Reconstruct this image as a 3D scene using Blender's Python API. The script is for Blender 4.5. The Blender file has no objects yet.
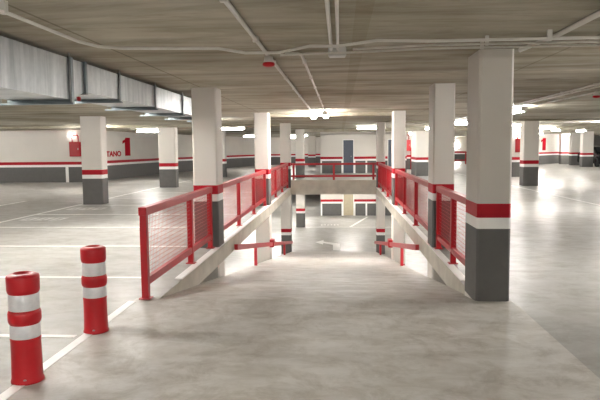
import bpy, bmesh, math, random
from mathutils import Vector, Matrix
random.seed(4)
S = bpy.context.scene
COL = S.collection
R = math.radians

# ------------------------------------------------------------------ materials
def new_mat(name):
    m = bpy.data.materials.new(name); m.use_nodes = True
    nt = m.node_tree
    return m, nt, nt.nodes['Principled BSDF']

def nd(nt, typ, **kw):
    n = nt.nodes.new(typ)
    for k, v in kw.items():
        if k in n.inputs: n.inputs[k].default_value = v
        else: setattr(n, k, v)
    return n

def ramp(nt, fac, stops):
    r = nt.nodes.new('ShaderNodeValToRGB')
    e = r.color_ramp.elements
    while len(e) < len(stops): e.new(0.5)
    for i, (p, c) in enumerate(stops):
        e[i].position = p
        e[i].color = (c[0], c[1], c[2], 1) if isinstance(c, (tuple, list)) else (c, c, c, 1)
    nt.links.new(fac, r.inputs[0])
    return r.outputs[0]

def coords(nt, scale=(1, 1, 1), rot=(0, 0, 0)):
    tc = nt.nodes.new('ShaderNodeTexCoord')
    mp = nt.nodes.new('ShaderNodeMapping')
    mp.inputs['Scale'].default_value = scale
    mp.inputs['Rotation'].default_value = rot
    nt.links.new(tc.outputs['Object'], mp.inputs[0])
    return mp.outputs[0]

def noise(nt, vec, scale, detail=5, rough=0.55, dist=0.0):
    n = nt.nodes.new('ShaderNodeTexNoise')
    n.inputs['Scale'].default_value = scale
    n.inputs['Detail'].default_value = detail
    n.inputs['Roughness'].default_value = rough
    n.inputs['Distortion'].default_value = dist
    nt.links.new(vec, n.inputs['Vector'])
    return n.outputs[0]

def mixc(nt, fac, a, b, mode='MIX'):
    n = nt.nodes.new('ShaderNodeMix'); n.data_type = 'RGBA'; n.blend_type = mode
    for sock, v in ((n.inputs[0], fac), (n.inputs[6], a), (n.inputs[7], b)):
        if hasattr(v, 'links'): nt.links.new(v, sock)
        elif isinstance(v, (int, float)): sock.default_value = v
        else: sock.default_value = (v[0], v[1], v[2], 1)
    return n.outputs[2]

def bump(nt, bs, h, strength, dist=0.01):
    b = nt.nodes.new('ShaderNodeBump')
    b.inputs['Strength'].default_value = strength
    b.inputs['Distance'].default_value = dist
    nt.links.new(h, b.inputs['Height'])
    nt.links.new(b.outputs[0], bs.inputs['Normal'])

def plain(name, col, rough=0.5, metal=0.0, var=0.06, scale=6.0, spec=0.5):
    m, nt, b = new_mat(name)
    v = coords(nt)
    f = noise(nt, v, scale)
    lo = tuple(c * (1 - var) for c in col); hi = tuple(min(1, c * (1 + var)) for c in col)
    nt.links.new(ramp(nt, f, [(0.3, lo), (0.7, hi)]), b.inputs['Base Color'])
    b.inputs['Roughness'].default_value = rough
    b.inputs['Metallic'].default_value = metal
    b.inputs['Specular IOR Level'].default_value = spec
    return m

def board_concrete(name, dark, light, plank=1.9):
    """board marked concrete: streaks run along X, plank joints across Y"""
    m, nt, b = new_mat(name)
    v1 = coords(nt, (0.16, 1.0, 1.0))
    v2 = coords(nt, (0.35, 3.2, 1.0))
    v3 = coords(nt)
    n1 = noise(nt, v1, 1.3, 7, 0.62, 0.9)
    n2 = noise(nt, v2, 1.0, 5, 0.6)
    n3 = noise(nt, v3, 0.5, 4)
    n4 = noise(nt, coords(nt, (0.22, 0.9, 1.0)), 2.2, 8, 0.72, 1.2)
    c = ramp(nt, n1, [(0.36, dark), (0.62, light)])
    c = mixc(nt, 0.30, c, ramp(nt, n2, [(0.35, dark), (0.65, light)]))
    c = mixc(nt, 0.85, c, ramp(nt, n4, [(0.36, (0.62, 0.60, 0.53)), (0.56, (1.0, 1.0, 1.0))]), 'MULTIPLY')
    c = mixc(nt, 0.9, c, ramp(nt, n3, [(0.38, (0.70, 0.68, 0.62)), (0.60, (1.0, 1.0, 1.0))]), 'MULTIPLY')
    # pour strips running along Y: a stained strip over the ramp and hairline seams
    sx = nt.nodes.new('ShaderNodeSeparateXYZ'); nt.links.new(v3, sx.inputs[0])
    for x0, wd, dk in ((.17, .06, .90), (-2.12, .012, .6), (2.2, .012, .7)):
        a = nd(nt, 'ShaderNodeMath', operation='SUBTRACT'); nt.links.new(sx.outputs[0], a.inputs[0]); a.inputs[1].default_value = x0
        a2 = nd(nt, 'ShaderNodeMath', operation='ABSOLUTE'); nt.links.new(a.outputs[0], a2.inputs[0])
        a3 = nd(nt, 'ShaderNodeMath', operation='LESS_THAN'); nt.links.new(a2.outputs[0], a3.inputs[0]); a3.inputs[1].default_value = wd
        c = mixc(nt, a3.outputs[0], c, mixc(nt, 1.0, c, (dk, dk * .98, dk * .93), 'MULTIPLY'))
    # plank joints
    w = nt.nodes.new('ShaderNodeTexWave'); w.wave_type = 'BANDS'; w.bands_direction = 'Y'
    w.inputs['Scale'].default_value = plank * 0.165
    w.inputs['Distortion'].default_value = 0.25
    w.inputs['Detail'].default_value = 1.0
    nt.links.new(v3, w.inputs['Vector'])
    j = ramp(nt, w.outputs[1], [(0.0, 0.0), (0.012, 1.0)])
    c = mixc(nt, 1.0, c, ramp(nt, j, [(0.0, 0.88), (1.0, 1.0)]), 'MULTIPLY')
    nt.links.new(c, b.inputs['Base Color'])
    b.inputs['Roughness'].default_value = 0.85
    b.inputs['Specular IOR Level'].default_value = 0.25
    bump(nt, b, n2, 0.25)
    return m

def poured_floor(name, a, bcol, r0, r1, spec=0.5, stain=(0.75, 0.72, 0.68)):
    m, nt, b = new_mat(name)
    v = coords(nt)
    v2 = coords(nt, (0.5, 1.0, 1.0), (0, 0, 0.5))
    n1 = noise(nt, v, 0.55, 6, 0.6, 0.7)
    n2 = noise(nt, v2, 4.4, 9, 0.68, 0.5)
    n3 = noise(nt, v, 9.0, 6, 0.7)
    c = ramp(nt, n1, [(0.32, a), (0.66, bcol)])
    c = mixc(nt, 0.9, c, ramp(nt, n2, [(0.36, stain), (0.58, (1, 1, 1))]), 'MULTIPLY')
    n4 = noise(nt, coords(nt, (1.0, 0.8, 1), (0, 0, 0.9)), 3.0, 9, 0.74, 0.5)
    c = mixc(nt, 0.8, c, ramp(nt, n4, [(0.40, stain), (0.52, (1, 1, 1))]), 'MULTIPLY')
    c = mixc(nt, 0.28, c, ramp(nt, n3, [(0.35, (0.8, 0.8, 0.8)), (0.6, (1, 1, 1))]), 'MULTIPLY')
    nt.links.new(c, b.inputs['Base Color'])
    rr = ramp(nt, n2, [(0.3, r1), (0.7, r0)])
    nt.links.new(rr, b.inputs['Roughness'])
    b.inputs['Specular IOR Level'].default_value = spec
    return m

def emit(name, col, strength):
    m, nt, b = new_mat(name)
    b.inputs['Base Color'].default_value = (0.9, 0.9, 0.9, 1)
    b.inputs['Emission Color'].default_value = (*col, 1)
    b.inputs['Emission Strength'].default_value = strength
    return m

LAMP = 52.0
M = dict(
    ceiling=board_concrete('board_marked_concrete', (0.355, 0.325, 0.26), (0.63, 0.60, 0.515), 0.5),
    edge=plain('fair_faced_concrete', (0.49, 0.455, 0.39), 0.8, var=0.14, scale=3),
    floor=poured_floor('glossy_poured_floor', (0.36, 0.356, 0.345), (0.44, 0.436, 0.422), 0.28, 0.44, 0.18, (0.86, 0.84, 0.81)),
    lane=poured_floor('brushed_lane_concrete', (0.53, 0.515, 0.49), (0.67, 0.655, 0.625), 0.40, 0.6, 0.35, (0.78, 0.755, 0.72)),
    white=plain('warm_white_wall_paint', (0.71, 0.675, 0.63), 0.7, var=0.03, scale=1.2, spec=0.25),
    bandwhite=plain('band_white_paint', (0.90, 0.89, 0.87), 0.5, var=0.02),
    grey=plain('dado_grey_paint', (0.125, 0.122, 0.118), 0.6, var=0.06, spec=0.25),
    red=plain('band_red_paint', (0.41, 0.010, 0.022), 0.6, var=0.06, spec=0.2),
    railred=plain('railing_red_enamel', (0.41, 0.007, 0.014), 0.38, var=0.05),
    plastic=plain('bollard_red_plastic', (0.48, 0.005, 0.012), 0.38, var=0.05),
    reflect=plain('reflective_tape', (0.72, 0.72, 0.74), 0.35, 0.15, var=0.07, scale=25),
    line=plain('road_line_paint', (0.80, 0.79, 0.77), 0.45, var=0.06, scale=4),
    worn=plain('worn_line_paint', (0.66, 0.65, 0.63), 0.45, var=0.10, scale=9),
    galv=None,
    letter=plain('wall_lettering_red', (0.42, 0.010, 0.022), 0.95, var=0.04, spec=0.05),
    flange=plain('zinc_flange', (0.24, 0.28, 0.30), 0.45, 0.6, var=0.15),
    pvc=plain('grey_conduit', (0.70, 0.68, 0.64), 0.5, var=0.05),
    box=plain('junction_box_grey', (0.62, 0.62, 0.60), 0.5),
    door=plain('blue_grey_door', (0.085, 0.10, 0.135), 0.5),
    beige=plain('beige_door', (0.50, 0.43, 0.30), 0.6),
    metal=plain('steel', (0.45, 0.45, 0.45), 0.35, 0.9),
    dark=plain('dark_rubber', (0.02, 0.02, 0.022), 0.6),
    glass=plain('dark_glass', (0.02, 0.025, 0.03), 0.08),
    carpaint=plain('graphite_car_paint', (0.03, 0.032, 0.036), 0.2, 0.3),
    housing=plain('lamp_housing', (0.75, 0.75, 0.74), 0.5),
    lamp=emit('fluorescent_diffuser', (1.0, 0.97, 0.925), LAMP),
    lens=emit('headlamp_lens', (1, 1, 1), 0.0),
)
# galvanised sheet: vertical streaky spangle
m, nt, b = new_mat('galvanised_sheet')
v = coords(nt, (1, 9, 0.8))
n = noise(nt, v, 1.3, 5, 0.6, 0.2)
n2 = noise(nt, coords(nt), 14, 3)
c = ramp(nt, n, [(0.3, (0.42, 0.45, 0.47)), (0.72, (0.66, 0.68, 0.69))])
c = mixc(nt, 0.25, c, ramp(nt, n2, [(0.4, (0.75, 0.76, 0.78)), (0.6, (1, 1, 1))]), 'MULTIPLY')
nt.links.new(c, b.inputs['Base Color'])
b.inputs['Metallic'].default_value = 0.75
nt.links.new(ramp(nt, n, [(0.3, 0.5), (0.7, 0.36)]), b.inputs['Roughness'])
M['galv'] = m

# ------------------------------------------------------------------ mesh helpers
class MB:
    def __init__(self): self.bm = bmesh.new(); self.mats = []
    def mi(self, k):
        if k not in self.mats: self.mats.append(k)
        return self.mats.index(k)
    def face(self, pts, k):
        f = self.bm.faces.new([self.bm.verts.new(p) for p in pts]); f.material_index = self.mi(k); return f
    def box(self, x0, x1, y0, y1, z0, z1, k, bevel=0.0, mat=None):
        v = [self.bm.verts.new((x, y, z)) for z in (z0, z1) for y in (y0, y1) for x in (x0, x1)]
        fs = [self.bm.faces.new([v[i] for i in q]) for q in
              ((0, 2, 3, 1), (4, 5, 7, 6), (0, 1, 5, 4), (1, 3, 7, 5), (3, 2, 6, 7), (2, 0, 4, 6))]
        i = self.mi(k)
        for f in fs: f.material_index = i
        if mat is not None:
            for q in v: q.co = mat @ q.co
        if bevel > 0:
            es = list({e for f in fs for e in f.edges})
            r = bmesh.ops.bevel(self.bm, geom=es, offset=bevel, segments=2, affect='EDGES', profile=0.6)
            for f in r['faces']: f.material_index = i
        return self
    def prism(self, prof, levels, ks, caps=True):
        """vertical prism; levels n+1 heights, ks n band materials"""
        rings = [[self.bm.verts.new((x, y, z)) for x, y in prof] for z in levels]
        n = len(prof)
        for a, bb, k in zip(rings, rings[1:], ks):
            for i in range(n):
                f = self.bm.faces.new((a[i], a[(i + 1) % n], bb[(i + 1) % n], bb[i])); f.material_index = self.mi(k)
        if caps:
            f = self.bm.faces.new(list(reversed(rings[0]))); f.material_index = self.mi(ks[0])
            f = self.bm.faces.new(rings[-1]); f.material_index = self.mi(ks[-1])
        return self
    def lathe(self, prof, ks, seg=32, c=(0, 0, 0), smooth=True):
        rings = []
        for r, z in prof:
            rings.append([self.bm.verts.new((c[0] + r * math.cos(2 * math.pi * i / seg), c[1] + r * math.sin(2 * math.pi * i / seg), c[2] + z)) for i in range(seg)])
        for j, (a, bb) in enumerate(zip(rings, rings[1:])):
            k = ks if isinstance(ks, str) else ks[j]
            for i in range(seg):
                f = self.bm.faces.new((a[i], a[(i + 1) % seg], bb[(i + 1) % seg], bb[i])); f.material_index = self.mi(k); f.smooth = smooth
        k0 = ks if isinstance(ks, str) else ks[0]; k1 = ks if isinstance(ks, str) else ks[-1]
        f = self.bm.faces.new(list(reversed(rings[0]))); f.material_index = self.mi(k0)
        f = self.bm.faces.new(rings[-1]); f.material_index = self.mi(k1)
        return self
    def tube(self, pts, r, k, seg=8):
        pts = [Vector(p) for p in pts]
        rings = []
        for i, p in enumerate(pts):
            t = (pts[min(i + 1, len(pts) - 1)] - pts[max(i - 1, 0)]).normalized()
            a = t.cross(Vector((0, 0, 1)) if abs(t.z) < 0.9 else Vector((1, 0, 0))).normalized(); bb = t.cross(a)
            rings.append([self.bm.verts.new(p + a * r * math.cos(2 * math.pi * j / seg) + bb * r * math.sin(2 * math.pi * j / seg)) for j in range(seg)])
        for a, bb in zip(rings, rings[1:]):
            for j in range(seg):
                f = self.bm.faces.new((a[j], a[(j + 1) % seg], bb[(j + 1) % seg], bb[j])); f.material_index = self.mi(k); f.smooth = True
        for rg in (list(reversed(rings[0])), rings[-1]):
            f = self.bm.faces.new(rg); f.material_index = self.mi(k)
        return self
    def build(self, name, parent=None, loc=(0, 0, 0), rz=0.0):
        bmesh.ops.recalc_face_normals(self.bm, faces=self.bm.faces)
        me = bpy.data.meshes.new(name); self.bm.to_mesh(me); self.bm.free()
        for k in self.mats: me.materials.append(M[k])
        o = bpy.data.objects.new(name, me); COL.objects.link(o)
        o.location = loc; o.rotation_euler.z = rz
        if parent: o.parent = parent
        return o

def tag(o, label, cat, group=None, kind=None):
    o['label'] = label; o['category'] = cat
    if group: o['group'] = group
    if kind: o['kind'] = kind
    return o
def empty(name, loc, label, cat, group=None, rz=0.0):
    o = bpy.data.objects.new(name, None); COL.objects.link(o)
    o.location = loc; o.rotation_euler.z = rz; o.empty_display_size = 0.2
    return tag(o, label, cat, group)
def struct(o): o['kind'] = 'structure'; return o
def copy_tree(o, parent=None):
    c = o.copy(); COL.objects.link(c)
    if parent: c.parent = parent
    for ch in list(o.children): copy_tree(ch, c)
    return c

# ------------------------------------------------------------------ dimensions (metres)
CZ = 2.48            # ceiling
LZ = -2.55           # lower parking level
ST = 0.25            # slab thickness
HX0, HX1 = -1.87, 1.38          # ramp opening
HY0, HY1 = 6.02, 22.90
RE = 23.45           # where the ramp meets the lower floor
XW, XE, YS, YN = -42.0, 46.0, -12.0, 86.0

# ------------------------------------------------------------------ floors, ramp, ceiling
b_ = MB()
def quad(x0, x1, y0, y1, z, k): b_.face([(x0, y0, z), (x1, y0, z), (x1, y1, z), (x0, y1, z)], k)
LX0, LX1 = -2.12, 1.72
quad(XW, LX0, YS, YN, 0, 'floor'); quad(LX1, XE, YS, YN, 0, 'floor')
quad(LX0, LX1, YS, HY0, 0, 'lane')
quad(LX0, HX0, HY0, HY1, 0, 'floor'); quad(HX1, LX1, HY0, HY1, 0, 'floor')
quad(LX0, LX1, HY1, YN, 0, 'floor')
# soffit of the slab
quad(XW, HX0, YS, YN, -ST, 'ceiling'); quad(HX1, XE, YS, YN, -ST, 'ceiling')
quad(HX0, HX1, YS, HY0, -ST, 'ceiling'); quad(HX0, HX1, HY1, YN, -ST, 'ceiling')
# sides of the opening
b_.face([(HX0, HY0, -ST), (HX0, HY1, -ST), (HX0, HY1, 0), (HX0, HY0, 0)], 'edge')
b_.face([(HX1, HY0, -ST), (HX1, HY1, -ST), (HX1, HY1, 0), (HX1, HY0, 0)], 'edge')
b_.face([(HX0, HY1, -ST), (HX1, HY1, -ST), (HX1, HY1, 0), (HX0, HY1, 0)], 'edge')
b_.face([(HX0, HY0, -ST), (HX1, HY0, -ST), (HX1, HY0, 0), (HX0, HY0, 0)], 'edge')
me_floor = b_.build('floor'); struct(me_floor)

def ramp_z(y):
    # straight fall with short easing at the top
    t = (y - HY0) / (RE - HY0)
    return LZ * t
b_ = MB()
ys = [HY0 + (RE - HY0) * i / 24 for i in range(25)]
for y0, y1 in zip(ys, ys[1:]):
    z0, z1 = ramp_z(y0), ramp_z(y1)
    b_.face([(HX0, y0, z0), (HX1, y0, z0), (HX1, y1, z1), (HX0, y1, z1)], 'lane')
    b_.face([(HX0, y0, z0 - .22), (HX1, y0, z0 - .22), (HX1, y1, z1 - .22), (HX0, y1, z1 - .22)], 'edge')
    b_.face([(HX0, y0, z0 - .22), (HX0, y1, z1 - .22), (HX0, y1, z1), (HX0, y0, z0)], 'edge')
    b_.face([(HX1, y0, z0 - .22), (HX1, y1, z1 - .22), (HX1, y1, z1), (HX1, y0, z0)], 'edge')
struct(b_.build('floor_ramp'))

b_ = MB()
b_.face([(-26, -2, LZ), (26, -2, LZ), (26, 62, LZ), (-26, 62, LZ)], 'floor')
struct(b_.build('floor_lower'))

b_ = MB()
b_.box(XW, XE, YS, YN, CZ, CZ + 0.25, 'ceiling')
struct(b_.build('ceiling'))
# shallow downstand beams of the upper ceiling
for i, (x0, x1, y0, y1, d) in enumerate([(HX0 - .38, 1.71, 16.45, 16.75, .09), (XW, -2.25, 23.2, 23.55, .09), (1.71, XE, 22.3, 22.7, .04),
                                         (-2.3, 14, 31.0, 31.3, .14)]):
    b_ = MB(); b_.box(x0, x1, y0, y1, CZ - d, CZ, 'ceiling'); struct(b_.build('ceiling_beam'))
# concrete upstand beam closing the far end of the opening
b_ = MB(); b_.box(HX0, HX1, HY1 - .02, HY1 + .26, -.23, .30, 'edge', 0.008)
struct(b_.build('edge_beam'))
# white kerbs under the side railings
for x0, x1 in ((HX0 - .10, HX0), (HX1, HX1 + .10)):
    b_ = MB(); b_.box(x0, x1, HY0 + .9, HY1, 0.0, 0.012, 'bandwhite', 0.003); struct(b_.build('trim_1'))

# ------------------------------------------------------------------ walls with painted bands
BANDS = [0.0, 0.73, 0.84, 0.98]
def banded_wall(name, p0, p1, top, base=0.0, th=0.22, openings=()):
    """wall from p0 to p1, thickness away to the left of the direction; openings (s0, s1, height)"""
    p0, p1 = Vector((*p0, 0)), Vector((*p1, 0)); L = (p1 - p0).length
    ang = math.atan2(p1.y - p0.y, p1.x - p0.x)
    mb = MB()
    cuts = [0.0]
    segs = []
    for s0, s1, h in sorted(openings):
        segs.append((cuts[-1], s0, 0)); segs.append((s0, s1, h)); cuts.append(s1)
    segs.append((cuts[-1], L, 0))
    for s0, s1, h in segs:
        if h:
            mb.box(s0, s1, 0, th, base + h, top, 'white')
        else:
            lv = [base + z for z in BANDS] + [top]
            for z0, z1, k in zip(lv, lv[1:], ('grey', 'bandwhite', 'red', 'white')):
                mb.box(s0, s1, 0, th, z0, z1, k)
    o = mb.build(name, loc=(p0.x, p0.y, 0), rz=ang)
    return struct(o)

banded_wall('wall_left_front', (XW, 27.75), (-12.0, 27.75), CZ)
banded_wall('wall_left_side', (-11.95, 27.75), (-11.05, 37.0), CZ)
banded_wall('wall_left_rear', (-11.05, 37.0), (-8.1, 49.5), CZ)
banded_wall('wall_left_far', (-8.1, 49.5), (-6.6, 54.0), CZ)
banded_wall('wall_back_left', (-6.6, 54.0), (-1.15, 54.0), CZ)
banded_wall('wall_core_side', (-1.15, 54.0), (-1.15, 36.1), CZ)
BY = 35.9
banded_wall('wall_back', (-1.15, BY), (3.95, BY), CZ, openings=((1.33, 2.00, 2.0), (3.98, 4.65, 2.0)))
banded_wall('wall_core_right', (3.95, BY + .22), (3.95, 41.0), CZ)
banded_wall('wall_recess', (3.95, 41.0), (5.9, 41.0), CZ)
banded_wall('wall_stair_side', (4.0, 34.0), (4.0, 32.0), CZ)
banded_wall('wall_stair_front', (4.0, 31.8), (5.75, 31.8), CZ)
banded_wall('wall_stair_right', (5.75, 32.02), (5.75, 62.0), CZ)
banded_wall('wall_back_right', (5.75, 62.0), (15.5, 62.0), CZ)
banded_wall('wall_right_return', (15.5, 62.0), (15.5, 49.2), CZ)
banded_wall('wall_right_side', (15.5, 49.0), (31.0, 67.2), CZ)
banded_wall('wall_right_far', (31.0, 67.2), (45.8, 67.2), CZ)
banded_wall('wall_right', (45.8, 67.2), (45.8, YS + .3), CZ)
banded_wall('wall_behind', (45.8, YS + .25), (XW + .2, YS + .25), CZ)
banded_wall('wall_left', (XW + .25, YS + .3), (XW + .25, 27.7), CZ)
# lower level
banded_wall('wall_lower_back', (-1.15, BY), (16.0, BY), -ST, LZ, openings=((1.33, 2.00, 2.0),))
banded_wall('wall_lower_core', (-1.15, 58.0), (-1.15, 36.15), -ST, LZ)
banded_wall('wall_lower_far', (-25.8, 58.0), (-1.2, 58.0), -ST, LZ)
banded_wall('wall_lower_left', (-25.8, -1.8), (-25.8, 57.9), -ST, LZ)
banded_wall('wall_lower_right', (16.0, 35.8), (16.0, -1.8), -ST, LZ)
banded_wall('wall_lower_behind', (15.9, -1.8), (-25.7, -1.8), -ST, LZ)

# white outline strips dividing the grey dado (painted trim)
n = 1
def strip(x0, x1, y, z0, z1):
    global n
    n += 1
    b = MB(); b.box(x0, x1, y - .012, y, z0, z1, 'bandwhite'); struct(b.build('trim_%d' % n))
for base in (0.0, LZ):
    for x0, x1 in ((-1.15, -1.06), (0.10, 0.18), (0.85, 0.93), (1.53, 1.63)):
        strip(x0, x1, BY, base, base + .76)
strip(-13.00, -12.86, 27.75, 0.0, .76)

# doors
def door(name, s0, s1, base, leaf):
    e = bpy.data.objects.new(name, None); COL.objects.link(e); e.location = ((s0 + s1) / 2, BY + .05, base); struct(e)
    w = (s1 - s0) / 2
    b = MB()
    b.box(-w, -w + .04, -.05, .10, 0, 2.0, 'bandwhite'); b.box(w - .04, w, -.05, .10, 0, 2.0, 'bandwhite'); b.box(-w + .04, w - .04, -.05, .10, 1.96, 2.0, 'bandwhite')
    b.build('door_frame', e)
    b = MB(); b.box(-w + .045, w - .045, .02, .07, 0.01, 1.955, leaf, 0.006); b.build('door_leaf', e)
    b = MB(); b.tube([(w - .12, .02, 1.0), (w - .12, -.03, 1.0), (w - .22, -.03, 1.0)], 0.01, 'metal', 6); b.build('door_handle', e)
door('door_1', -1.15 + 1.33, -1.15 + 2.0, 0, 'door')
door('door_2', -1.15 + 3.98, -1.15 + 4.65, 0, 'door')
door('door_3', -1.15 + 1.33, -1.15 + 2.0, LZ, 'beige')

# ------------------------------------------------------------------ pillars
def pillar(x0, x1, y0, y1, label, top=None, down=False, base=0.0, group=None):
    top = CZ - .002 if top is None else top
    c = .022
    cx, cy = (x0 + x1) / 2, (y0 + y1) / 2
    x0 -= cx; x1 -= cx; y0 -= cy; y1 -= cy
    prof = [(x0 + c, y0), (x1 - c, y0), (x1, y0 + c), (x1, y1 - c), (x1 - c, y1), (x0 + c, y1), (x0, y1 - c), (x0, y0 + c)]
    lv = [base + .73, base + .84, base + .98, top]; ks = ['bandwhite', 'red', 'white']
    if down:
        lv = [LZ, LZ + .73, LZ + .84, LZ + .98, -.02] + lv; ks = ['grey', 'bandwhite', 'red', 'white', 'grey'] + ks
    else:
        lv = [base] + lv; ks = ['grey'] + ks
    b = MB(); b.prism(prof, lv, ks)
    o = b.build('concrete_pillar', loc=(cx, cy, 0))
    return tag(o, label, 'pillar', group or 'pillars with red and white bands', 'thing')
PL0, PL1 = -2.27, -1.885
PR0, PR1 = 1.40, 1.72
pillar(PL0, PL1, 9.16, 9.60, 'near left ramp pillar, between the first and second stretches of red railing', down=True)
pillar(PL0, PL1, 15.95, 16.40, 'brightly lit white pillar halfway down the left side of the ramp', down=True)
pillar(PL0, PL1, 22.88, 23.33, 'pillar at the far left corner of the ramp opening', down=True)
pillar(1.355, 1.685, 6.00, 6.56, 'largest, nearest pillar at the top right of the ramp', down=True)
pillar(PR0, PR1, 9.14, 9.64, 'second pillar on the right side of the ramp, behind the nearest one', down=True)
pillar(PR0, PR1, 15.90, 16.40, 'bright pale pillar midway along the right side of the ramp', down=True)
pillar(PR0, PR1, 22.88, 23.33, 'pillar at the far right corner of the ramp opening', down=True)
pillar(-2.25, -1.80, 30.6, 31.05, 'pillar seen behind the far ramp railing, left of the back wall', down=True)
pillar(-7.26, -6.67, 16.48, 16.90, 'wide pillar standing alone in the left parking bays, in front of the hose cabinet')
pillar(-7.22, -6.54, 23.62, 24.02, 'second wide pillar in the left bays, right of the number 1')
pillar(-6.85, -6.12, 31.8, 32.3, 'sliver of pillar just right of the near left ramp pillar, under the lit lamp')
pillar(7.0, 7.58, 23.46, 23.95, 'wide pillar alone in the right parking area with grey base')
pillar(16.95, 17.70, 43.3, 43.8, 'rightmost of three pillars standing close together at far right')
pillar(17.57, 18.24, 47.0, 47.5, 'middle of three pillars standing close together at far right')
pillar(17.88, 18.53, 50.0, 50.5, 'leftmost of three pillars standing close together at far right')
pillar(8.46, 9.20, 30.3, 30.7, 'far pillar carrying the red hose cabinet, partly behind the right bay pillar')
pillar(-2.55, -1.95, 48.6, 49.0, 'distant pillar beside the left end of the back wall')

# ------------------------------------------------------------------ railings
RH = 0.96
def wire_panel(y0, y1, z0, z1, x):
    b = MB(); t = .0017
    nv = max(2, round((y1 - y0) / .05)); nh = round((z1 - z0) / .05)
    for i in range(nv + 1):
        y = y0 + (y1 - y0) * i / nv; b.box(x - t, x + t, y - t, y + t, z0, z1, 'railred')
    for i in range(nh + 1):
        z = z0 + (z1 - z0) * i / nh; b.box(x + t, x + 3 * t, y0, y1, z - t, z + t, 'railred')
    return b
def railing(x, posts, label, y_end=None):
    yc = (posts[0] + posts[-1]) / 2
    e = empty('guard_railing', (x, yc, 0.0), label, 'railing', 'red guard railings around the ramp')
    P = [p - yc for p in posts]
    a, z = P[0], P[-1]
    for p in P:
        b = MB(); b.box(-.035, .035, p - .035, p + .035, .012, RH - .08, 'railred', .004)
        b.box(-.06, .06, p - .06, p + .06, .0125, .024, 'railred', .003); b.build('post', e)
    b = MB(); b.box(-.042, .042, a - .04, z + .04, RH - .085, RH, 'railred', .006); b.build('top_rail', e)
    b = MB(); b.box(-.028, .028, a, z, .15, .23, 'railred', .005); b.build('bottom_rail', e)
    for p, q in zip(P, P[1:]):
        wire_panel(p + .035, q - .035, .23, RH - .085, 0).build('mesh_panel', e)
    return e
railing(-2.0, [5.97, 7.86, 9.08], 'nearest red mesh railing at the top left of the ramp')
railing(-2.0, [9.69, 11.75, 13.80, 15.87], 'red mesh railing on the left between the near and the bright white pillar')
railing(-2.0, [16.48, 18.6, 20.7, 22.80], 'far stretch of left red railing ending at the cross beam')
railing(1.48, [6.66, 7.90, 9.06], 'near red mesh railing behind the largest pillar on the right')
railing(1.48, [9.72, 11.75, 13.80, 15.82], 'red mesh railing on the right between second and third pillars')
railing(1.48, [16.48, 18.6, 20.7, 22.80], 'far stretch of right red railing ending at the cross beam')
# far end railing on the upstand beam
e = empty('guard_railing', ((HX0 + HX1) / 2, HY1 + .12, .30), 'low red two-bar railing on the concrete beam across the ramp end', 'railing', 'red guard railings around the ramp')
hw = (HX1 - HX0) / 2
for p in (-hw + .10, 0.02, hw - .10):
    b = MB(); b.box(p - .04, p + .04, -.035, .035, 0, .57, 'railred', .004); b.build('post', e)
b = MB(); b.box(-hw, hw, -.042, .042, .57, .65, 'railred', .006); b.build('top_rail', e)
b = MB(); b.box(-hw, hw, -.03, .03, .11, .19, 'railred', .005); b.build('bottom_rail', e)

# low guide rails along both edges of the ramp
def guide_rail(x, y0, y1, posts, clampy, label):
    e = empty('guide_rail', (x, y0, ramp_z(y0)), label, 'rail', 'low guide rails beside the ramp')
    s = LZ / (RE - HY0)
    def zz(y): return s * (y - y0)
    drop = .07
    b = MB(); h0, h1 = .40, .50
    vs = [b.bm.verts.new(p) for p in ((-.03, 0, h0), (.03, 0, h0), (.03, 0, h1), (-.03, 0, h1), (-.03, y1 - y0, h0 - drop + zz(y1)), (.03, y1 - y0, h0 - drop + zz(y1)), (.03, y1 - y0, h1 - drop + zz(y1)), (-.03, y1 - y0, h1 - drop + zz(y1)))]
    k = b.mi('railred')
    for q in ((0, 1, 2, 3), (4, 7, 6, 5), (0, 4, 5, 1), (1, 5, 6, 2), (2, 6, 7, 3), (3, 7, 4, 0)):
        b.bm.faces.new([vs[i] for i in q]).material_index = k
    b.build('bar', e)
    for p in posts:
        b = MB(); b.box(-.03, .03, p - y0 - .03, p - y0 + .03, zz(p) - .01, h0 + .03 + zz(p), 'railred', .003); b.build('post', e)
    b = MB(); b.box(-.055, .055, clampy - y0 - .16, clampy - y0 + .16, h0 - .05 + zz(clampy), h1 + .05 + zz(clampy), 'railred', .01); b.build('clamp', e)
guide_rail(-1.80, 10.2, 22.3, (12.6, 19.2), 15.75, 'low sloping red guide rail at the left ramp edge')
guide_rail(1.31, 10.2, 22.3, (12.7, 19.4), 15.70, 'low sloping red guide rail at the right ramp edge')

# distant railing of another ramp in the right hand area
e = empty('guard_railing', (9.65, 52.0, 0), 'thin distant red railing seen between the two near right pillars', 'railing', 'red guard railings around the ramp')
for p in (-1.6, 0, 1.05):
    b = MB(); b.box(p - .05, p + .05, -.04, .04, 0, 1.0, 'railred'); b.build('post', e)
b = MB(); b.box(-1.6, 1.05, -.04, .04, 1.0, 1.10, 'railred'); b.build('top_rail', e)
b = MB(); b.box(-1.6, 1.05, -.03, .03, .30, .40, 'railred'); b.build('bottom_rail', e)

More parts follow.
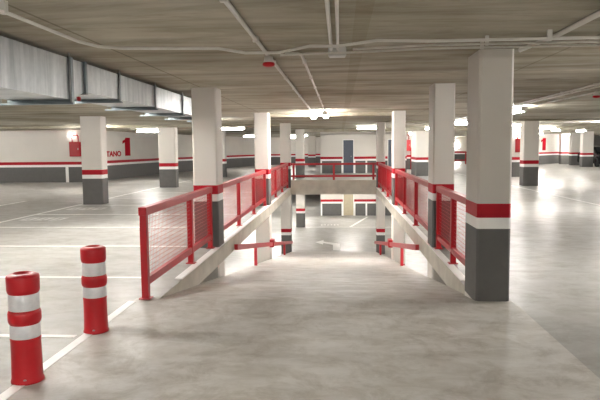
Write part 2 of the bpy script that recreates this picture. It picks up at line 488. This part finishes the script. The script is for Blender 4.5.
# ------------------------------------------------------------------ bollards
def bollard(x, y, label, tilt):
    e = empty('flexible_bollard', (x, y, 0), label, 'bollard', 'red bollards with white reflective bands')
    r = .099
    prof = [(r * 1.03, 0), (r * 1.03, .012), (r * .99, .03), (r * .95, .10), (r * .955, .30), (r * .96, .372), (r * .985, .38), (r * 1.0, .40)]
    b = MB()
    b.lathe([(r * 1.06, 0), (r * 1.06, .012), (r * 1.0, .028), (r * .97, .15), (r * .97, .285), (r * 1.0, .295), (r * .955, .304), (r * .955, .398), (r * 1.02, .406),
             (r * 1.06, .422), (r * 1.06, .468), (r * 1.02, .482), (r * .955, .490), (r * .955, .604), (r * 1.02, .612), (r * 1.05, .632), (r * 1.06, .708),
             (r * 1.03, .722), (r * .84, .730), (r * .62, .736), (r * .56, .722), (r * .20, .718)], 'plastic', 40)
    body = b.build('body', e)
    for z, zt in ((.304, .397), (.491, .603)):
        b = MB(); b.lathe([(r * .958, z + .001), (r * .978, z + .004), (r * .978, zt - .004), (r * .958, zt - .001)], 'reflect', 40); b.build('reflective_band', e)
    for a in (0.6, 2.7, 4.8):
        b = MB(); b.lathe([(.012, .030), (.012, .036), (.006, .040)], 'metal', 8, (r * .96 * math.cos(a), r * .96 * math.sin(a), 0)); b.build('bolt', e)
    e.rotation_euler = (0, tilt, random.random())
bollard(-2.112, 3.81, 'red flexible bollard with two white bands, the nearer one at the left edge', 0)
bollard(-2.087, 4.90, 'red flexible bollard with two white bands, farther one near the railing', 0)

# ------------------------------------------------------------------ floor markings
def mark(name, polys, label, cat, z=0.0, k='line', group=None, t=.004):
    b = MB()
    cx = sum(p[0] for q in polys for p in q) / sum(len(q) for q in polys); cy = sum(p[1] for q in polys for p in q) / sum(len(q) for q in polys)
    for q in polys:
        b.prism([(x - cx, y - cy) for x, y in q], [0.0005, t], [k])
    return tag(b.build(name, loc=(cx, cy, z)), label, cat, group, 'thing')
def rect(x0, x1, y0, y1): return [(x0, y0), (x1, y0), (x1, y1), (x0, y1)]
mark('edge_line', [rect(-2.16, -2.08, -2, 5.90)], 'long white edge line running past the two red bollards', 'floor line')
mark('bay_end_line', [rect(-7.36, -7.27, 2, 34)], 'long white line across the ends of the left bays, passing the wide pillar', 'floor line')
mark('bay_end_line', [rect(-9.60, -9.48, 4, 17.6)], 'short white line at the far left edge of the aisle', 'floor line')
sl = {2.45: None, 4.74: 'white bay line reaching the near bollard', 7.0: 'white bay line behind the far bollard, second from the camera',
      9.3: 'white bay line level with the near left ramp pillar', 11.6: 'white bay line third beyond the far bollard, before the wide pillar',
      13.9: 'white bay line just in front of the wide left pillar'}
for y, lb in sl.items():
    if lb: mark('bay_line', [rect(-7.27, -2.2, y - .035, y + .035)], lb, 'floor line', group='bay lines on the left')
for y in (16.2, 18.5, 20.8):
    mark('bay_line', [rect(-7.27, -2.35, y - .035, y + .035)], 'distant white bay line beyond the wide left pillar, %s' % {16.2: 'closest of three', 18.5: 'middle of three', 20.8: 'farthest of three'}[y], 'floor line', group='bay lines on the left')
def worn_number(x, y, label):
    ps = []
    for i in range(3):
        ox = x + i * .34
        ps += [rect(ox, ox + .07, y, y + .50), rect(ox + .18, ox + .25, y + .06, y + .50), rect(ox + .07, ox + .18, y + .42, y + .50), rect(ox + .07, ox + .18, y + .0, y + .08)]
    mark('bay_number', ps, label, 'floor marking', k='worn', group='worn bay numbers')
worn_number(-7.10, 12.75, 'worn white bay number on the floor, nearer of two at far left')
worn_number(-7.10, 15.05, 'worn white bay number on the floor beside the wide left pillar')
mark('bay_end_line', [rect(6.60, 6.70, 8, 40)], 'long white line crossing the right parking area to the wide pillar', 'floor line')
mark('bay_line', [rect(6.70, 12.0, 21.55, 21.64)], 'white bay line to the right of the wide right pillar', 'floor line', group='bay lines on the right')
# lower level
mark('turn_arrow', [[(-1.08, 25.75), (-.72, 26.35), (-.72, 25.95), (-.02, 25.35), (.02, 23.75), (-.28, 23.75), (-.30, 25.05), (-.72, 25.55), (-.72, 25.15)]], 'white left-turn arrow painted at the foot of the ramp', 'floor marking', LZ, 'bandwhite')
mark('bay_end_line', [rect(-1.75, 7.0, 30.6, 30.75)], 'thin white cross line beyond the turn arrow on lower floor', 'floor line', LZ)
mark('bay_line', [[(.46, 30.75), (.60, 30.75), (1.68, 35.2), (1.54, 35.2)]], 'slanting white bay line running to the lower back wall', 'floor line', LZ)
worn_number(-1.0, 31.3, 'x')
o = bpy.data.objects['bay_number.002']; o.location.z = LZ; o['label'] = 'worn white bay number on lower floor beyond the cross line'

# ------------------------------------------------------------------ wall lettering
def text_mesh(s, size, name, k, ext=.004):
    cu = bpy.data.curves.new(name, 'FONT'); cu.body = s; cu.size = size; cu.extrude = ext; cu.offset = size * .04
    t = bpy.data.objects.new('tmp', cu); COL.objects.link(t)
    bpy.context.view_layer.update()
    me = bpy.data.meshes.new_from_object(t.evaluated_get(bpy.context.evaluated_depsgraph_get()))
    bpy.data.objects.remove(t); bpy.data.curves.remove(cu)
    me.name = name; me.materials.clear(); me.materials.append(M[k])
    o = bpy.data.objects.new(name, me); COL.objects.link(o); return o
def on_wall(o, p0, p1, s, z, sx=1.0, sy=1.0):
    """stand a flat XY mesh on the visible face of the wall p0->p1, s metres along"""
    d = (Vector((*p1, 0)) - Vector((*p0, 0))).normalized(); nrm = Vector((d.y, -d.x, 0))
    o.matrix_world = Matrix(((d.x * sx, 0, nrm.x, p0[0] + d.x * s + nrm.x * .006), (d.y * sx, 0, nrm.y, p0[1] + d.y * s + nrm.y * .006), (0, sy, 0, z), (0, 0, 0, 1)))
def digit_one(name, h, w, k='letter'):
    b = MB(); pts = [(.30 * w, 0), (w, 0), (w, h), (.42 * w, h), (.30 * w, .90 * h), (0, .82 * h), (0, .66 * h), (.30 * w, .74 * h)]
    b.prism(pts, [-.004, .004], [k]); return b.build(name)
W0, W1 = (-11.95, 27.75), (-11.05, 37.0)
o = text_mesh('SÓTANO', .36, 'wall_lettering', 'letter')
tw = max(v.co.x for v in o.data.vertices)
on_wall(o, W0, W1, 1.2, 1.19, 2.38 / tw, 1.02)
tag(o, 'red level name lettering on the left wall, half hidden by the wide pillar', 'lettering')
o = digit_one('wall_number', .98, .40); on_wall(o, W0, W1, 3.78, 1.19, 2.3)
tag(o, 'large red number 1 on the left wall', 'number', 'red level numbers')
o = digit_one('wall_number', 1.0, .40); on_wall(o, (15.5, 49.0), (31.0, 67.2), 1.12, 1.13, 2.4)
tag(o, 'large red number 1 on the far right wall', 'number', 'red level numbers')

# ------------------------------------------------------------------ hose cabinets
def hose_cabinet(x, y, z, w, h, label, riser=True):
    e = empty('fire_hose_cabinet', (x, y, z), label, 'fire hose cabinet', 'red fire hose cabinets')
    b = MB(); b.box(-w / 2, w / 2, -.22, 0, 0, h, 'red', .01); b.build('cabinet_body', e)
    b = MB(); b.box(-w / 2 + .03, w / 2 - .03, -.235, -.221, .03, h - .03, 'railred', .005); d = b.build('cabinet_door', e)
    b = MB(); b.box(w / 2 - .10, w / 2 - .07, -.26, -.236, h * .45, h * .58, 'metal'); b.build('latch', d)
    b = MB(); b.tube([(-w * .28, -.12, h), (-w * .28, -.12, h + .26), (-w * .2, -.12, h + .32), (w * .2, -.12, h + .32), (w * .28, -.12, h + .26), (w * .28, -.12, h)], .028, 'red'); b.build('supply_pipe', e)
    if riser:
        b = MB(); b.tube([(w / 2 + .03, -.10, h * .3), (w / 2 + .03, -.10, -z + .0)], .028, 'red'); b.build('riser_pipe', e)
    return e
hose_cabinet(-12.42, 27.74, 1.23, .52, .68, 'red fire hose cabinet on the left wall, beside the wide pillar')
hose_cabinet(8.80, 30.29, 1.22, .36, .66, 'red fire hose cabinet on the far pillar at right')
hose_cabinet(4.50, 40.99, 1.25, .50, .75, 'red fire hose cabinet in the recess right of the bright ramp pillar')

# ------------------------------------------------------------------ lamps
def make_light():
    e = empty('ceiling_light', (0, 0, CZ), '', 'ceiling light', 'fluorescent ceiling lights')
    b = MB(); b.box(-.62, .62, -.032, .032, -.085, -.045, 'housing', .006); b.build('housing', e)
    b = MB()
    prof = [(.032 * sg, zz) for sg, zz in ()] + [(-.032, -.075), (-.058, -.085), (-.066, -.105), (-.056, -.135), (-.03, -.150), (.03, -.150), (.056, -.135), (.066, -.105), (.058, -.085), (.032, -.075)]
    r0 = [b.bm.verts.new((-.60, y, z)) for y, z in prof]; r1 = [b.bm.verts.new((.60, y, z)) for y, z in prof]
    k = b.mi('lamp')
    for i in range(len(prof) - 1): b.bm.faces.new((r0[i], r0[i + 1], r1[i + 1], r1[i])).material_index = k
    b.bm.faces.new(r0).material_index = k; b.bm.faces.new(r1).material_index = k
    b.build('diffuser', e)
    for s in (-1, 1):
        b = MB(); b.box(s * .62 - .015, s * .62 + .015, -.067, .067, -.150, -.045, 'housing', .006); b.build('end_cap', e)
        b = MB(); b.box(s * .40 - .012, s * .40 + .012, -.02, .02, -.046, -.0005, 'housing'); b.build('mounting_bracket', e)
    return e
proto = make_light(); first = True
def light(x, y, along_y, label, z=CZ):
    global first
    o = proto if first else copy_tree(proto); first = False
    o.location = (x, y, z - .001); o.rotation_euler.z = R(90) if along_y else 0
    o['label'] = label
light(-.36, 15.5, True, 'glowing ceiling light above the middle of the ramp, at the end of the two conduits')
light(-.70, 16.0, True, 'ceiling light over the ramp, left of its brighter twin')
light(-4.4, -1.5, False, 'added ceiling light over left bays, behind the camera')  # unseen lamp added for brightness, continues the left row
light(-4.4, 5.2, False, 'ceiling light over left bays beside the duct, outside the view')
light(-4.15, 11.3, True, 'ceiling light just below the edge of the metal duct at left')
light(-4.2, 19.2, True, 'ceiling light hidden behind the top of the near left ramp pillar')
light(-4.63, 25.3, False, 'bright ceiling light right of the near left ramp pillar')
light(-8.8, 27.6, False, 'ceiling light above the number 1 wall, left of the second bay pillar')
light(-9.25, 22.4, True, 'ceiling light behind the top of the wide left pillar')
light(-15.5, 22.3, False, 'added ceiling light far left, out of view')  # out-of-view lamp added to brighten the far left
light(-10.5, 12.0, False, 'added ceiling light over far left aisle, out of view')  # unseen, added for more light over the far left aisle
light(-10.5, 3.0, False, 'added ceiling light over far left aisle nearest the camera, out of view')  # added off frame so the near left aisle gets brighter
light(-6.1, 42.0, False, 'small distant ceiling light left of the bright white ramp pillar')
light(-2.9, 42.5, False, 'small distant ceiling light behind the far ramp railing')
light(1.40, 26.9, False, 'bright ceiling light in front of the back wall, left of the far right ramp pillar')
light(4.2, -1.0, True, 'added ceiling light over right aisle, behind the camera')  # added behind the camera to light the right aisle
light(4.3, 6.8, True, 'added ceiling light over right aisle beside the largest pillar, out of view')  # unseen, added to carry on the right row's light
light(4.24, 14.9, True, 'bright ceiling light right beside the largest pillar')
light(4.36, 22.4, False, 'ceiling light seen in the slot between the two near right pillars')
light(7.4, 25.2, False, 'ceiling light touching the left of the right bay pillar')
light(11.5, 3.5, True, 'added ceiling light far right nearest the camera, out of view')  # added out of view to brighten the right floor
light(13.5, 12.0, True, 'added ceiling light far right, out of view')  # another unseen lamp added for the bright right floor
light(10.4, 24.0, True, 'added ceiling light past the right edge beyond the bay pillar line')  # just outside the frame, added to lift the right side
light(12.0, 34.3, True, 'ceiling light right of the wide right pillar, in line above the number 1')
light(14.2, 36.5, True, 'ceiling light above the three clustered pillars')
light(11.0, 46.0, True, 'added distant ceiling light beyond the right bay pillar')  # hidden lamp added to brighten the far right
light(20.0, 40.0, True, 'added distant ceiling light past the right edge above the car')  # outside the frame, added as fill for the far right
light(4.6, 28.5, False, 'added hidden ceiling light in front of the stair block')  # hidden by a pillar, added for extra brightness
light(-.40, -0.8, True, 'added ceiling light over the approach to the ramp, behind the camera')  # unseen, added to light the lane and near pillar fronts
light(.6, -4.8, False, 'added ceiling light well behind the camera, in line with the ramp')  # added far back to light the camera-facing pillar sides
light(-13.0, 18.0, False, 'added ceiling light over the far left bays, out of view')  # extra unseen lamp, added to brighten the left bays
light(9.8, 30.0, False, 'added ceiling light hidden behind the right bay pillar')  # added to brighten the middle distance on the right
light(16.0, 24.0, True, 'added ceiling light beyond the right edge, middle distance')  # off-frame lamp added to raise the light on the right
light(8.0, 52.0, True, 'added distant ceiling light in the slot between the near right pillars')  # hidden fill lamp added to a dark far zone
light(9.0, 40.0, True, 'added ceiling light behind the right bay pillar, far')  # added behind pillars to brighten the far area
light(24.0, 52.0, True, 'added distant ceiling light over the far right corner')  # unseen lamp added for the dark far right corner
light(17.0, 32.0, True, 'added ceiling light past the right edge, far row')  # added off frame as fill for the far right
light(14.6, 45.0, True, 'added distant ceiling light in front of the right number 1')  # added to light up the wall with the number
light(-18.5, 24.0, False, 'added ceiling light in front of the left wall, out of view')  # unseen lamp added to light the left wall
light(2.2, 33.0, True, 'added ceiling light close to the back wall, hidden by the far right ramp pillar')  # hidden lamp added to brighten the back wall
light(-4.0, 50.0, False, 'added ceiling light at the far back left')  # added to fill the dark rear left with light
light(5.0, 38.5, False, 'added ceiling light in the recess beyond the back wall')  # added to fill the dark recess with light
light(21.5, 47.5, True, 'added distant ceiling light past the clustered pillars')  # off-frame lamp added to brighten the far right walls
light(20.5, 52.0, True, 'added distant ceiling light behind the three clustered pillars')  # added near the far right wall to brighten it
light(13.2, 41.0, True, 'added distant ceiling light left of the three clustered pillars')  # added to strengthen the light on the far right wall
light(18.3, 48.8, True, 'distant ceiling light between the clustered pillars and the far wall')
light(-4.4, 8.6, False, 'added ceiling light over left bays, hidden above the duct edge')  # hidden lamp added to brighten the left floor
# lower level lamps, all out of sight, added to brighten that floor
for i, (x, y) in enumerate([(-4.5, 11), (-4.5, 18), (-4.5, 25), (-5.5, 34), (-6, 44), (4.3, 11), (4.3, 18), (4.3, 25), (-3.0, 10.5), (2.6, 10.5), (3.6, 29.5), (-3.2, 33.0), (-2.6, 40.0), (-3.4, 28.0), (0.6, 33.0)]):
    light(x, y, False, 'added unseen ceiling light of the lower level, %s' % ['left of the ramp, nearest', 'left of the ramp, second', 'left of the ramp, third', 'left of the back wall', 'farthest on the left', 'right of the ramp, nearest', 'right of the ramp, second', 'right of the ramp, third', 'closest to the left ramp edge', 'closest to the right ramp edge', 'right of the turn arrow', 'behind the pillar beyond the ramp', 'left of the lower core wall', 'left of the turn arrow', 'in front of the lower beige door'][i], -ST)

def wall_lamp(x, y, z, w, h, label):
    e = empty('bulkhead_light', (x, y, z), label, 'wall light', 'small wall lights')
    b = MB(); b.box(-w / 2, w / 2, -.03, 0, 0, h, 'housing', .008); b.build('housing', e)
    b = MB(); b.box(-w / 2 + .02, w / 2 - .02, -.08, -.031, .02, h - .02, 'lamp', .012); b.build('diffuser', e)
wall_lamp(-12.64, 27.74, 2.20, .11, .09, 'small bright wall light above the left hose cabinet')
wall_lamp(8.72, 30.29, 2.12, .24, .20, 'small wall light above the far right hose cabinet')
wall_lamp(11.75, 61.999, 1.40, .50, .48, 'square glowing light on the distant wall between two near right pillars')

# ------------------------------------------------------------------ duct
e = empty('ventilation_duct', (-2.93, 5.8, 2.04), 'galvanised rectangular ventilation duct hung under the ceiling at left', 'duct')
def dsec(y0, y1, za0, za1, zb=2.44, xa=-3.23, xb=-2.63):
    b = MB(); ox, oy, oz = -2.93, 5.8, 2.04
    v = [b.bm.verts.new((x - ox, y - oy, z - oz)) for x, y, z in
         ((xa, y0, za0), (xb, y0, za0), (xb, y0, zb), (xa, y0, zb), (xa, y1, za1), (xb, y1, za1), (xb, y1, zb), (xa, y1, zb))]
    k = b.mi('galv')
    for q in ((0, 1, 2, 3), (4, 7, 6, 5), (0, 4, 5, 1), (1, 5, 6, 2), (2, 6, 7, 3), (3, 7, 4, 0)):
        b.bm.faces.new([v[i] for i in q]).material_index = k
    b.build('duct_section', e)
def dflange(y, z0, w=.03, zb=2.45):
    b = MB(); x0, x1, t = -3.26 + 2.93, -2.605 + 2.93, .022
    y -= 5.8; z0 -= 2.04; z1 = zb - 2.04
    b.box(x0, x0 + t, y, y + w, z0 - .03, z1, 'flange'); b.box(x1 - t, x1, y, y + w, z0 - .03, z1, 'flange')
    b.box(x0 + t, x1 - t, y, y + w, z0 - .03, z0, 'flange'); b.box(x0 + t, x1 - t, y, y + w, z1 - .012, z1, 'flange'); b.build('flange', e)
D = [(-2.0, 1.4), (1.4, 3.6), (3.6, 5.78)]
for y0, y1 in D: dsec(y0, y1, 2.04, 2.04)
for y in (1.4, 3.6): pass
dflange(5.76, 2.04, .06)
dsec(5.82, 6.12, 2.04, 2.145)
dflange(6.10, 2.145, .05)
for y0, y1 in ((6.15, 7.1), (7.1, 8.5), (8.5, 10.0), (10.0, 11.4), (11.4, 12.8)):
    dsec(y0, y1, 2.145, 2.145); dflange(y1 - .02, 2.145)
for y, z in ((5.70, 2.005), (7.02, 2.115), (8.42, 2.115), (9.92, 2.115), (11.32, 2.115)):
    b = MB(); b.box(-.40, .36, y - 5.8, y - 5.8 + .04, z - 2.04 - .018, z - 2.04, 'flange')
    for x in (-.37, .33): b.tube([(x, y - 5.78, z - 2.04), (x, y - 5.78, CZ - 2.04)], .005, 'metal', 6)
    b.build('support_bracket', e)
b = MB(); b.lathe([(.016, -.0), (.022, .01), (.022, .035), (.008, .042)], 'plastic', 12, (.305, .16, .0)); o = b.build('control_knob', e); o['label'] = 'small red knob'

# ------------------------------------------------------------------ conduits and small ceiling devices
def conduit(pts, label, r=.016, clips=()):
    o0 = Vector(pts[0])
    P_ = [Vector(p) for p in pts]
    e = empty('conduit', o0, label, 'conduit', 'grey conduits on the ceiling')
    b = MB(); b.tube([p - o0 for p in P_], r, 'pvc', 8); b.build('tube', e)
    # saddles every 1.1 m along each straight
    for p, q in zip(P_, P_[1:]):
        L = (q - p).length
        if L < .8: continue
        t = (q - p).normalized()
        for i in range(int(L / 1.4)):
            c = p + t * (.5 + i * 1.4) - o0
            if (c + o0).y < 1.0 and abs((c + o0).x) < 3: continue
            b = MB(); b.box(-r * 1.35, r * 1.35, -r * 1.35, r * 1.35, -r * 1.2, CZ - o0.z - .0005, 'pvc', 0, Matrix.Translation(c)); b.build('saddle', e)
    return e
ZC = 2.456
ZT = 2.410
conduit([(-.70, -1, ZC), (-.70, 15.45, ZC)], 'long grey conduit running over the red detector to the ramp light', .017)
conduit([(-.52, 5.86, ZC), (-.40, 5.9, ZC), (-.37, 5.98, ZC), (-.37, 14.9, ZC)], 'grey conduit parallel to the long one, starting at the cross bundle', .015)
conduit([(-.075, -1, ZC), (-.075, 5.68, ZC)], 'left of the paired grey conduits running overhead to the junction box', .015)
conduit([(-.015, -1, ZC), (-.015, 5.68, ZC)], 'right of the paired grey conduits running overhead to the junction box', .013)
conduit([(-2.1, -1, ZT), (-2.08, 4.75, ZT), (-2.02, 5.0, ZT), (-1.85, 5.12, ZT), (-1.05, 5.22, ZT), (-.85, 5.5, ZT), (-.55, 5.52, ZT), (-.25, 5.2, ZT), (-.02, 5.24, ZT), (.3, 5.0, ZT), (.75, 5.08, ZT), (1.2, 5.08, ZT), (8, 5.06, ZT)],
        'wavy grey conduit coming over the left side and bending across the ceiling', .013)
conduit([(-.55, 5.68, ZT), (-.3, 5.62, ZT), (.1, 5.60, ZT), (.75, 5.46, ZT), (8, 5.42, ZT)], 'rear conduit of the bundle crossing in front of the largest pillar', .010)
conduit([(.12, 5.42, ZT), (.75, 5.28, ZT), (8, 5.24, ZT)], 'middle conduit of the bundle crossing in front of the largest pillar', .010)
conduit([(1.80, -1, ZC), (1.80, 5.2, ZC), (1.72, 5.95, ZC)], 'thick conduit running overhead at the upper right corner', .022)
conduit([(3.85, 6.2, ZC), (3.95, 20, ZC)], 'conduit running along the right aisle ceiling, leftmost of three', .016)
conduit([(4.05, 6.2, ZC), (4.05, 14.2, ZC)], 'conduit running along the right aisle ceiling, middle of three', .014)
conduit([(4.55, 6.2, ZC), (4.40, 14.2, ZC)], 'conduit running along the right aisle ceiling, rightmost of three', .014)
conduit([(2.2, 24.6, ZC), (14, 24.6, ZC)], 'thin conduit across the far right ceiling', .02)
conduit([(-1.1, 35.84, 2.30), (3.9, 35.84, 2.30)], 'pipe running along the top of the back wall', .03)
b = MB(); b.box(-.085, .085, -.07, .07, -.075, 0, 'box', .01)
jb = b.build('junction_box', loc=(-.02, 5.76, CZ)); tag(jb, 'pale grey junction box where the overhead conduits meet', 'junction box')
b = MB(); b.box(-.075, .075, -.06, .06, -.085, -.075, 'housing', .004); b.build('box_lid', jb)

def detector(x, y, label):
    e = empty('alarm_detector', (x, y, CZ - .088), label, 'detector', 'red ceiling detectors')
    b = MB(); b.lathe([(.04, .045), (.05, -.002), (.05, -.012)], 'housing', 20); b.build('mount', e)
    b = MB(); b.lathe([(.055, -.013), (.062, -.03), (.055, -.045), (.03, -.054), (.01, -.056)], 'plastic', 24); b.build('dome', e)
detector(-.69, 5.93, 'round red detector under the ceiling above the ramp')
detector(4.35, 10.6, 'small red detector on the ceiling at upper right')

# ------------------------------------------------------------------ car at the right edge
def car(x, y, label):
    e = empty('parked_car', (x, y, 0), label, 'car')
    hw = .86
    prof = [(0, .28), (0, .62), (.12, .74), (1.05, .93), (1.75, 1.38), (2.2, 1.45), (3.2, 1.40), (3.9, .98), (4.15, .90), (4.2, .35), (4.1, .24), (.1, .22)]
    b = MB(); k = b.mi('carpaint')
    def inset(z): return hw - max(0, z - .9) * .32
    L = [b.bm.verts.new((-inset(z), yy, z)) for yy, z in prof]; Rr = [b.bm.verts.new((inset(z), yy, z)) for yy, z in prof]
    nn = len(prof)
    for i in range(nn):
        b.bm.faces.new((L[i], L[(i + 1) % nn], Rr[(i + 1) % nn], Rr[i])).material_index = k
    b.bm.faces.new(L).material_index = k; b.bm.faces.new(Rr).material_index = k
    bmesh.ops.bevel(b.bm, geom=list(b.bm.edges), offset=.035, segments=2, affect='EDGES')
    b.build('body', e)
    b = MB(); b.face([(-.66, 1.12, .99), (.66, 1.12, .99), (.60, 1.70, 1.355), (-.60, 1.70, 1.355)], 'glass'); o = b.build('windscreen', e); o.location = (0, -.03, .012)
    for s in (-1, 1):
        b = MB(); b.box(s * .62 - .16, s * .62 + .16, -.03, .06, .56, .68, 'reflect', .02); b.build('headlight', e)
        b = MB(); b.box(s * .97 - .07, s * .97 + .07, 1.25, 1.35, .95, 1.07, 'carpaint', .02); b.build('wing_mirror', e)
        for yy in (.75, 3.4):
            b = MB(); m_ = Matrix.Translation((s * .80, yy, .31)) @ Matrix.Rotation(R(90), 4, 'Y')
            b.lathe([(.18, -.10), (.29, -.10), (.31, -.07), (.31, .07), (.29, .10), (.18, .10)], 'dark', 24)
            for v_ in b.bm.verts: v_.co = m_ @ v_.co
            b.build('wheel', e)
    b = MB(); b.box(-.45, .45, -.035, .02, .36, .52, 'dark', .01); b.build('grille', e)
    b = MB(); b.box(-.26, .26, -.05, -.036, .40, .50, 'bandwhite'); b.build('number_plate', e)
car(18.75, 42.5, 'dark car parked at the far right edge, mostly out of view')

# ------------------------------------------------------------------ world, camera, view
w = bpy.data.worlds.new('world'); S.world = w; w.use_nodes = True
w.node_tree.nodes['Background'].inputs[0].default_value = (1, .97, .92, 1)
w.node_tree.nodes['Background'].inputs[1].default_value = 0.02

yaw, pit, rol = math.atan(40 / 600), math.atan(52.5 / 600), .0095
f = Vector((-math.sin(yaw) * math.cos(pit), math.cos(yaw) * math.cos(pit), -math.sin(pit)))
r = f.cross(Vector((0, 0, 1))).normalized(); u = r.cross(f)
u2 = u * math.cos(rol) + r * math.sin(rol); r2 = r * math.cos(rol) - u * math.sin(rol)
cd = bpy.data.cameras.new('camera'); cd.sensor_width = 36; cd.lens = 36; cd.clip_end = 300
cam = bpy.data.objects.new('camera', cd); COL.objects.link(cam)
mw = Matrix((( r2.x, u2.x, -f.x, 0), (r2.y, u2.y, -f.y, 0), (r2.z, u2.z, -f.z, 1.55), (0, 0, 0, 1)))
cam.matrix_world = mw
S.camera = cam
S.view_settings.view_transform = 'Standard'; S.view_settings.look = 'None'
S.view_settings.exposure = 1.76; S.view_settings.gamma = 1.0; S.view_settings.use_curve_mapping = False
S.cycles.max_bounces = 10; S.cycles.diffuse_bounces = 6; S.cycles.glossy_bounces = 4
S.cycles.sample_clamp_indirect = 6.0
S.cycles.caustics_reflective = False
S.cycles.use_denoising = True
